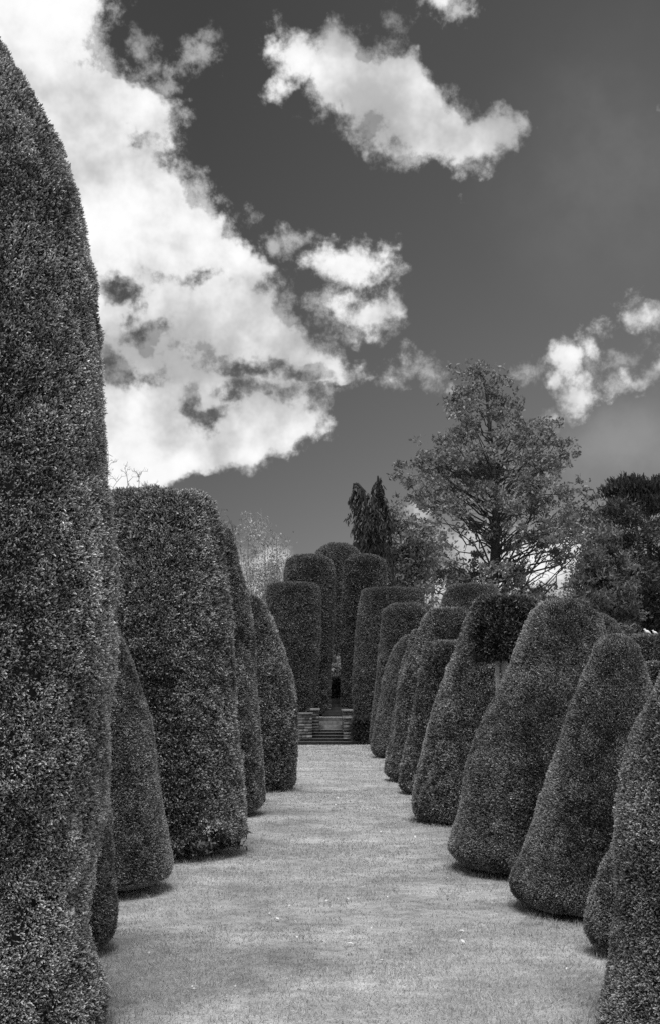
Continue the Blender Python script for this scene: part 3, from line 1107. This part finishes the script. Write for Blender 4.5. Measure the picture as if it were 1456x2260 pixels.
nt.links.new(MR(V, VMIN, VMAX, 0, 1), fc.inputs['Value'])
edge = M('MULTIPLY', fc.outputs[0], UMAX)
bank = M('MINIMUM', M('MULTIPLY', M('SUBTRACT', edge, U), .6), 160.0)
HOLES = [(265, 640, 40, 18, 25), (300, 680, 18, 32, 0), (325, 735, 28, 14, -20), (258, 830, 48, 15, 8), (515, 860, 34, 24, 30), (470, 925, 40, 20, -25), (430, 900, 12, 24, 0), (610, 815, 70, 10, 8),
         (590, 862, 36, 9, 25), (315, 295, 20, 13, 0), (470, 615, 50, 10, 0)]
for h in HOLES:
    bank = M('SMOOTH_MIN', bank, M('MAXIMUM', M('MULTIPLY', blob(h[0], h[1], h[2] * .85, h[3] * .85, h[4]), -1.3), -1.0), 8.0)
SOLID = [(660, 112, 68, 60, 0), (740, 135, 95, 80, 10), (712, 205, 45, 38, 0), (835, 185, 135, 105, 25), (905, 250, 135, 105, 35), (1000, 300, 110, 75, 20), (1085, 290, 70, 58, 10),
         (620, 195, 28, 24, -40), (785, 588, 84, 44, 10), (845, 572, 30, 34, 0), (810, 682, 98, 44, 8), (760, 650, 60, 18, 0), (890, 798, 24, 40, 0), (865, 832, 90, 22, 0),
         (965, 5, 48, 26, 0), (1010, 22, 34, 10, -10), (1262, 808, 42, 42, -30), (1308, 775, 36, 22, 30), (1327, 745, 18, 12, 0), (1290, 868, 46, 24, -35), (1252, 903, 34, 15, -10),
         (1440, 690, 55, 30, 0), (1408, 838, 50, 18, -5), (1458, 800, 24, 48, 10),
         (925, 1140, 34, 34, 30), (1010, 1195, 110, 45, 0), (1160, 1255, 190, 75, 0), (960, 1290, 100, 60, 0), (1250, 1220, 80, 60, 0), (570, 1280, 52, 52, 0)]
solid = union(SOLID)
field = M('MAXIMUM', bank, solid)
# unseen noise clouds added outside the frame to balance the light
far = M('MULTIPLY', M('SUBTRACT', nz(2.2, 2, .5, off=3.0), .46), 900.0)
outside = M('MAXIMUM', MR(M('ABSOLUTE', M('SUBTRACT', U0, 728.0)), 900, 1500, 0, 1), M('MAXIMUM', MR(V0, -250, -900, 0, 1), MR(sep.outputs['Y'], .1, -.1, 0, 1)))
mixf = nt.nodes.new('ShaderNodeMix')
nt.links.new(outside, mixf.inputs['Factor'])
nt.links.new(field, mixf.inputs[2])
nt.links.new(far, mixf.inputs[3])
field = mixf.outputs[0]
fine = nz(27, 7, .62, off=2.1)
dens_in = M('ADD', field, M('MULTIPLY', M('SUBTRACT', fine, .5), 175.0))
dens = MR(dens_in, -8, 30, 0, 1, True)
wisp = M('ADD', field, M('MULTIPLY', M('SUBTRACT', nz(44, 6, .68, off=6.6), .5), 190.0))
dens = M('MAXIMUM', dens, MR(wisp, -14, 46, 0, .62, True))
# thin veils
VEIL = [(430, 100, 80, 75, 0), (300, 110, 55, 100, 0), (620, 520, 90, 50, 0), (820, 290, 70, 50, 20), (1040, 385, 60, 45, 10), (1180, 830, 60, 30, -20), (1395, 128, 55, 20, -20), (1450, 245, 24, 16, 0),
        (740, 245, 80, 30, 0), (780, 720, 90, 40, 0), (1350, 800, 110, 60, 0), (560, 500, 60, 35, 0), (890, 20, 60, 35, 0), (360, 190, 30, 40, 0), (1420, 740, 60, 60, 0)]
veil = union(VEIL)
vd = MR(M('ADD', veil, M('MULTIPLY', M('SUBTRACT', nz(36, 6, .65, off=9.4), .53), 300.0)), 0, 75, 0, .5, True)
vd = M('MULTIPLY', vd, M('SUBTRACT', 1.0, outside))
dens = M('MAXIMUM', dens, vd)
haze_v = M('MULTIPLY', M('MAXIMUM', MR(blob(1390, 965, 270, 120, -8), 0, 110, 0, .13, True), MR(blob(1330, 330, 330, 420, 20), 0, 330, 0, .07, True)), M('SUBTRACT', 1.0, outside))
dens = M('MAXIMUM', dens, haze_v)
# cloud brightness: thick parts white, grey bellies
shade = nz(11, 5, .55, off=5.5)
lum = MR(shade, .36, .62, .50, 1.0, True)
lum = M('MULTIPLY', lum, MR(dens_in, 0, 60, .9, 1.0, True))
lum = M('MULTIPLY', lum, MR(fine, .3, .7, .93, 1.05))

sky = nt.nodes.new('ShaderNodeTexSky')
sky.sky_type = 'NISHITA'
sky.sun_disc = False
sky.sun_elevation = SUN_EL
sky.sun_rotation = SUN_AZ
sp = nt.nodes.new('ShaderNodeSeparateColor')
nt.links.new(sky.outputs[0], sp.inputs[0])
SKYK = .045
skyv = M('MULTIPLY', M('MULTIPLY', sp.outputs[0], SKYK), MR(U0, 450, 1400, 1.02, 1.72))
mx = nt.nodes.new('ShaderNodeMix')
nt.links.new(dens, mx.inputs['Factor'])
nt.links.new(skyv, mx.inputs[2])
nt.links.new(lum, mx.inputs[3])
val = mx.outputs[0]
cc = nt.nodes.new('ShaderNodeCombineColor')
for k in range(3):
    nt.links.new(val, cc.inputs[k])
nt.links.new(cc.outputs[0], bg.inputs['Color'])
bg.inputs['Strength'].default_value = 1.0

# ---------------------------------------------------------------- sun
sl = bpy.data.lights.new('sun', 'SUN')
sl.energy = 3.5
sl.angle = math.radians(30)
so = bpy.data.objects.new('sun', sl)
COL.objects.link(so)
dx, dy, dz = math.sin(SUN_AZ) * math.cos(SUN_EL), math.cos(SUN_AZ) * math.cos(SUN_EL), math.sin(SUN_EL)
from mathutils import Vector
so.rotation_euler = Vector((dx, dy, dz)).to_track_quat('Z', 'Y').to_euler()

# ---------------------------------------------------------------- camera
cam = bpy.data.cameras.new('camera')
co = bpy.data.objects.new('camera', cam)
COL.objects.link(co)
co.location = (0, 0, EYE)
co.rotation_euler = (math.radians(90), 0, 0)
cam.sensor_fit = 'VERTICAL'
cam.sensor_height = 36
cam.sensor_width = 36
cam.lens = F / 2260 * 36
cam.shift_y = (HY - 1130) / 2260
cam.clip_end = 6000
SC.camera = co

SC.view_settings.view_transform = 'Standard'
SC.view_settings.look = 'None'
SC.view_settings.exposure = 0
SC.view_settings.gamma = 1
SC.render.engine = 'CYCLES'
SC.cycles.max_bounces = 6
SC.cycles.diffuse_bounces = 2
SC.cycles.use_denoising = False
